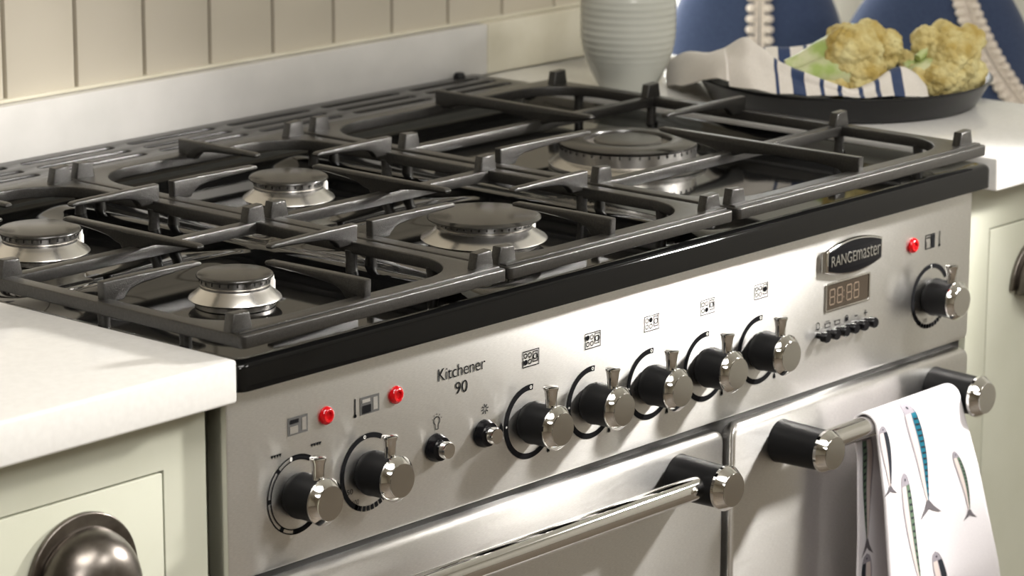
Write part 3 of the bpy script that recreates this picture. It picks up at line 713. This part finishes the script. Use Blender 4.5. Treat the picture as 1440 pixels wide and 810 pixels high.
for i in range(NA+1):
    ti = (len(ST)-1)*i/NA
    prof_ = [catmull([(st[0], st[1][q][0], st[1][q][1]) for st in ST], ti) for q in range(6)]
    row = []; acol.append(prof_[0][0])
    for j in range(NB+1):
        a, b_, z = catmull(prof_, 5*j/NB)
        if a > -0.115 and j > NB*0.6: z -= 0.0045*min(1, (j/NB-0.6)/0.25)
        z += 0.0075*noise.noise(Vector((a*55 + b_*22, b_*9, 1.7)))*(1/(1+math.exp((a+0.062)/0.010)))*(1-abs(j/NB-0.5)*1.2)
        z += 0.0016*noise.noise(Vector((a*38, b_*34, 3.1))) + 0.0005*noise.noise(Vector((a*95, b_*80, 8)))
        p = TC + E1*a + E2*b_; row.append(bm.verts.new((p.x, p.y, z)))
    g.append(row)
for i in range(NA):
    am = (acol[i]+acol[i+1])/2; k = 1 if any(s0 <= am <= s1 for s0, s1 in STR) else 0
    for j in range(NB):
        f = bm.faces.new((g[i][j], g[i+1][j], g[i+1][j+1], g[i][j+1])); f.material_index = k
me = mesh_of(bm, ang=180)
tt = obj('tea_towel', me, ['linen', 'navy_stripe'])
md = tt.modifiers.new('s', 'SOLIDIFY'); md.thickness = 0.0014; md.offset = 1
tag(tt, 'crumpled off-white tea towel with navy stripes in the black tray', 'tea towel')

# cauliflowers
def curd_mesh(blobs, seed):
    """blobs: (a, b, z, radius) in tray axes, each a knobbly floret"""
    bm = bmesh.new()
    for bi, (a, b_, z, R) in enumerate(blobs):
        r = bmesh.ops.create_icosphere(bm, subdivisions=6 if R > 0.02 else 5, radius=1)
        c = TC + E1*a + E2*b_; c.z = z; sd = seed*3.7 + bi*1.9
        for v in r['verts']:
            p = v.co.copy(); w = p*R
            d1 = noise.voronoi(w*62 + Vector((sd, sd*2, -sd)), distance_metric='DISTANCE', exponent=2)[0]
            d2 = noise.voronoi(w*150 + Vector((sd, 2, 5)), distance_metric='DISTANCE', exponent=2)[0]
            d3 = noise.voronoi(w*420 + Vector((sd, 7, 1)), distance_metric='DISTANCE', exponent=2)[0]
            h = 0.0070*(1-min(1, d1[0])**2) + 0.0030*(1-min(1, d2[0]*1.1)**2) + 0.0012*(1-min(1, d3[0]*1.1)**2)
            v.co = c + p*(R - 0.0065 + h)
    return mesh_of(bm, ang=180)
def cauliflower(blobs, seed, stalk, label):
    a, b_ = blobs[0][:2]; base = TC + E1*a + E2*b_
    c = thing('cauliflower', (base.x, base.y, TC.z+0.006), label, 'cauliflower', 'cauliflower pieces in the tray')
    obj('curd', curd_mesh(blobs, seed), 'curd', c)
    bm = bmesh.new()
    for (sa, sb, sz, ea, eb, ez, r0, r1) in stalk:
        p0 = TC + E1*sa + E2*sb; p1 = TC + E1*ea + E2*eb; p0.z, p1.z = sz, ez
        mid = (p0+p1)/2 + Vector((0, 0, 0.002))
        tube_into(bm, [p0, p0.lerp(mid, 0.5), mid, mid.lerp(p1, 0.5), p1], [r0*0.8, r0, (r0+r1)/2, r1, r1*1.15], 14)
    obj('stalk', mesh_of(bm, ang=60), 'stalk', c)
cauliflower([(0.004, -0.040, 0.0800, 0.0270), (0.012, -0.045, 0.0620, 0.0215), (-0.012, -0.050, 0.0550, 0.0135), (0.030, -0.012, 0.0820, 0.0220), (0.020, -0.02, 0.0945, 0.0150), (-0.004, -0.02, 0.0930, 0.0140)], 1,
    [(-0.058, -0.035, 0.068, 0.000, -0.03, 0.084, 0.009, 0.018), (-0.055, -0.050, 0.060, 0.000, -0.045, 0.068, 0.009, 0.017), (-0.035, -0.03, 0.080, 0.008, -0.02, 0.098, 0.005, 0.009), (-0.03, -0.055, 0.052, 0.005, -0.05, 0.056, 0.006, 0.009)],
    'yellowish cauliflower half with pale green stalk lying on the striped cloth')
cauliflower([(0.100, -0.022, 0.0740, 0.0260), (0.092, -0.035, 0.0570, 0.0210), (0.112, -0.015, 0.0580, 0.0200), (0.068, -0.035, 0.0520, 0.0140), (0.076, -0.015, 0.0900, 0.0130), (0.116, -0.005, 0.0880, 0.0150), (0.094, -0.01, 0.0930, 0.0140), (0.062, -0.01, 0.0690, 0.0110)], 4,
    [(0.045, -0.03, 0.052, 0.085, -0.025, 0.066, 0.005, 0.012), (0.055, -0.02, 0.066, 0.09, -0.01, 0.08, 0.005, 0.009), (0.066, -0.03, 0.076, 0.09, -0.01, 0.088, 0.005, 0.008)],
    'tan cauliflower half with its stalk hidden, lying on bare black tray metal')

# ------------------------------------------------------------------ cushions on the bench beyond the worktop
bench = obj('window_bench', box((1.24, 0.10, FLOOR), (2.3, 1.185, -0.22), 0.004), 'white_paint')
tag(bench, 'white painted window bench behind the end of the worktop', 'bench')
def cushion(px, py, w, h, zb, tilt, lean, label, trims):
    c = thing('cushion', (px, py, zb), label, 'cushion', 'navy cushions on the window bench')
    bm = bmesh.new(); n = 40; gf, gb = [], []
    def thick(u, v): return 0.055*(max(0.0, 1-abs(u)**3.0)*max(0.0, 1-abs(v)**3.0))**0.6
    rz = Matrix.Rotation(-math.atan2(0.7513, 0.66), 3, 'Z'); rt = Matrix.Rotation(tilt, 3, 'Y'); rl = Matrix.Rotation(lean, 3, 'X')
    def place(u, v, s, off=0):
        pu = u*(1-0.10*(1-abs(v))**1.0*0-0.06*v*v); pv = v
        cx = pu*w/2*(1.0 - 0.42*max(0, v)**2.4); cz = pv*h/2*(1.0-0.10*abs(u)**2.5)
        q = Vector((cx, -s*(thick(u, v)+off), cz + h/2))
        q = rz @ (rl @ (rt @ (q - Vector((0, 0, h/2))) + Vector((0, 0, h/2))))
        return q
    for i in range(n+1):
        gf.append([bm.verts.new(place(-1+2*i/n, -1+2*j/n, 1)) for j in range(n+1)])
        gb.append([bm.verts.new(place(-1+2*i/n, -1+2*j/n, -1)) for j in range(n+1)])
    for gg in (gf, gb):
        for i in range(n):
            for j in range(n): bm.faces.new((gg[i][j], gg[i+1][j], gg[i+1][j+1], gg[i][j+1]))
    bmesh.ops.remove_doubles(bm, verts=bm.verts, dist=1e-5)
    obj('cover', mesh_of(bm, ang=180), 'navy_cushion', c, (px, py, zb))
    bm = bmesh.new(); m_ = 24
    for u0, bow, v0 in trims:
        for side in (-1, 1):
            for k in range(m_):
                v = v0 + (0.95-v0)*k/(m_-1); u = u0 + bow*v + (0.5*(v-0.6)**2 if bow else 0) + side*0.10
                p = place(u, v, 1, 0.004)
                r = bmesh.ops.create_icosphere(bm, subdivisions=2, radius=0.0068)
                for vv in r['verts']: vv.co = Vector((vv.co.x, vv.co.y, vv.co.z*0.8)) + p
            tube_into(bm, [place(u0 + bow*v + (0.5*(v-0.6)**2 if bow else 0) + side*0.035, v, 1, 0.003) for v in [v0+(0.95-v0)*k/30 for k in range(31)]], 0.0032, 6)
    o = obj('crochet_trim', mesh_of(bm, ang=60), 'crochet', c, (px, py, zb)); o['kind'] = 'stuff'
cushion(1.60, 0.765, 0.215, 0.30, -0.2185, 0.0, -0.02, 'navy cushion with straight upright cream crochet trim, behind the crumpled end of the towel', [(0.0, 0.0, -0.95)])
cushion(1.60, 0.510, 0.235, 0.30, -0.2185, 0.05, -0.02, 'navy cushion with slanting cream crochet trim, behind the cauliflowers', [(0.62, -0.52, -0.30)])

# ------------------------------------------------------------------ fish towel over the right handle
BY, BZ, BR = -0.034, -0.1640, 0.0095+0.0022
TX0, TX1 = 0.697, 0.822
HF, HB = 0.235, 0.23
def towel_pt(u, s, off=0.0):
    """u 0..1 across, s: arc length along cloth, 0 at the top of the bar, + down the front, - down the back"""
    arc = BR*PI/2
    grow = 0.0
    if s >= 0:
        if s < arc: th = s/BR; y, z = BY - (BR+off)*math.sin(th), BZ + (BR+off)*math.cos(th)
        else: d = s-arc; grow = d; y, z = BY - BR - off - 0.010*min(1, d/0.15) - 0.004*math.sin(u*7+1.0)*min(1, d/0.06) , BZ - d
        x0 = TX0 + 0.012*min(1, max(0, grow)/0.2); x1 = TX1 + 0.062*grow/0.2
    else:
        s = -s
        if s < arc: th = s/BR; y, z = BY + (BR+off)*math.sin(th), BZ + (BR+off)*math.cos(th)
        else: d = s-arc; grow = d; y, z = BY + BR - off + 0.003*math.sin(u*9)*min(1, d/0.06) - 0.004*min(1, d/0.1), BZ - d
        x0 = TX0 + 0.006*min(1, grow/0.03); x1 = TX1 + 0.01*grow/0.2
    return Vector((x0 + (x1-x0)*u, y, z))
bm = bmesh.new(); NU, NS = 40, 120; g = []
for i in range(NU+1): g.append([bm.verts.new(towel_pt(i/NU, -HB + (HF+HB)*j/NS)) for j in range(NS+1)])
for i in range(NU):
    for j in range(NS): bm.faces.new((g[i][j], g[i+1][j], g[i+1][j+1], g[i][j+1]))
tw = obj('fish_towel', mesh_of(bm, ang=180), 'towel_white'); md = tw.modifiers.new('s', 'SOLIDIFY'); md.thickness = 0.0014; md.offset = 0
tag(tw, 'white towel printed with mackerel, hung over the right oven door handle', 'towel')
# which side of the cloth faces outwards
OFF = 0.0011
def fish(u_head, s_head, u_tail, s_tail, width, mats3, bend=0.0, back_side=1, tail=0.02, flip_off=1):
    """head -> tail along the cloth; width in metres; a flat print on the cloth"""
    W = TX1-TX0; n = 36
    bm = bmesh.new()
    def P(t, w, o):
        s = s_head + (s_tail-s_head)*t; u = u_head + (u_tail-u_head)*t + bend*math.sin(PI*t)/W + w/W
        p = towel_pt(u, s, OFF+o)
        if s > BR*PI/2: p.y -= 0.0
        return p
    def prof(t): return width*1.15*(math.sin(PI*min(1, t*1.0)**0.62)**0.75*0.97*(1-0.30*t) + 0.05) if t < 0.98 else width*0.06
    lanes = [(-0.5, -0.40, 3), (-0.40, 0.02, 1), (0.02, 0.07, 3), (0.07, 0.45, 0), (0.45, 0.5, 2)]
    for w0, w1, mi in lanes:
        prev = None
        for k in range(n+1):
            t = k/n*0.90; pw = prof(t/0.90)
            row = (bm.verts.new(P(t, pw*w0*back_side, 0)), bm.verts.new(P(t, pw*w1*back_side, 0)))
            if prev:
                f = bm.faces.new((prev[0], prev[1], row[1], row[0])); f.material_index = 4 if (k < n*0.12 and mi in (0, 1)) else mi
            prev = row
    # bars across the back
    for k in range(3, 17):
        t = 0.14 + 0.72*(k-3)/14; pw = prof(t/0.90)
        vs = [bm.verts.new(P(t+dt, pw*ww*back_side, 0.0003)) for dt, ww in ((0, 0.12), (0.018, 0.16), (0.022, 0.44), (0.006, 0.44))]
        f = bm.faces.new(vs); f.material_index = 2
    # eye and gill
    vs = [bm.verts.new(P(0.055+0.012*math.sin(a), prof(0.06)*0.02*back_side + width*0.07*math.cos(a), 0.0003)) for a in [2*PI*q/10 for q in range(10)]]
    f = bm.faces.new(vs); f.material_index = 2
    # forked tail
    for sg in (-1, 1):
        vs = [bm.verts.new(P(tt_, ww, 0.0001)) for tt_, ww in ((0.865, -0.0010*sg), (0.865, 0.0013*sg), (0.925, tail*0.26*sg), (1.0, tail*0.60*sg), (0.960, tail*0.15*sg), (0.935, -0.0004*sg))]
        f = bm.faces.new(vs); f.material_index = 5
    me = bpy.data.meshes.new('fish'); bm.to_mesh(me); bm.free()
    obj('fish_print', me, mats3 + ['fish_belly', 'fish_dark', 'fish_grey', 'fish_grey', 'fish_tail'], tw)
A = BR*PI/2
fish(0.055, A-0.002, 0.060, A+0.058, 0.0125, ['fish_dark'], 0.002, 1, 0.014)
fish(0.36, 0.004, 0.50, A+0.093, 0.0185, ['fish_teal'], 0.006, 1, 0.024)
fish(0.80, A+0.042, 0.83, A+0.107, 0.0080, ['fish_green'], 0.003, 1, 0.012)
fish(0.235, A+0.044, 0.32, A+0.162, 0.0150, ['fish_green'], -0.002, 1, 0.018)
fish(0.50, A+0.126, 0.56, A+0.215, 0.0130, ['fish_dark'], 0.001, 1, 0.016)
fish(0.06, A+0.134, 0.10, A+0.20, 0.010, ['fish_dark'], 0.001, 1, 0.016)
# back layer prints seen beside the front
fish(0.13, -(A+0.006), 0.13, -(A+0.12), 0.016, ['fish_green'], 0.0, -1, 0.016)
fish(0.13, -(A+0.118), 0.13, -(A+0.20), 0.016, ['fish_dark'], 0.0, -1, 0.016)
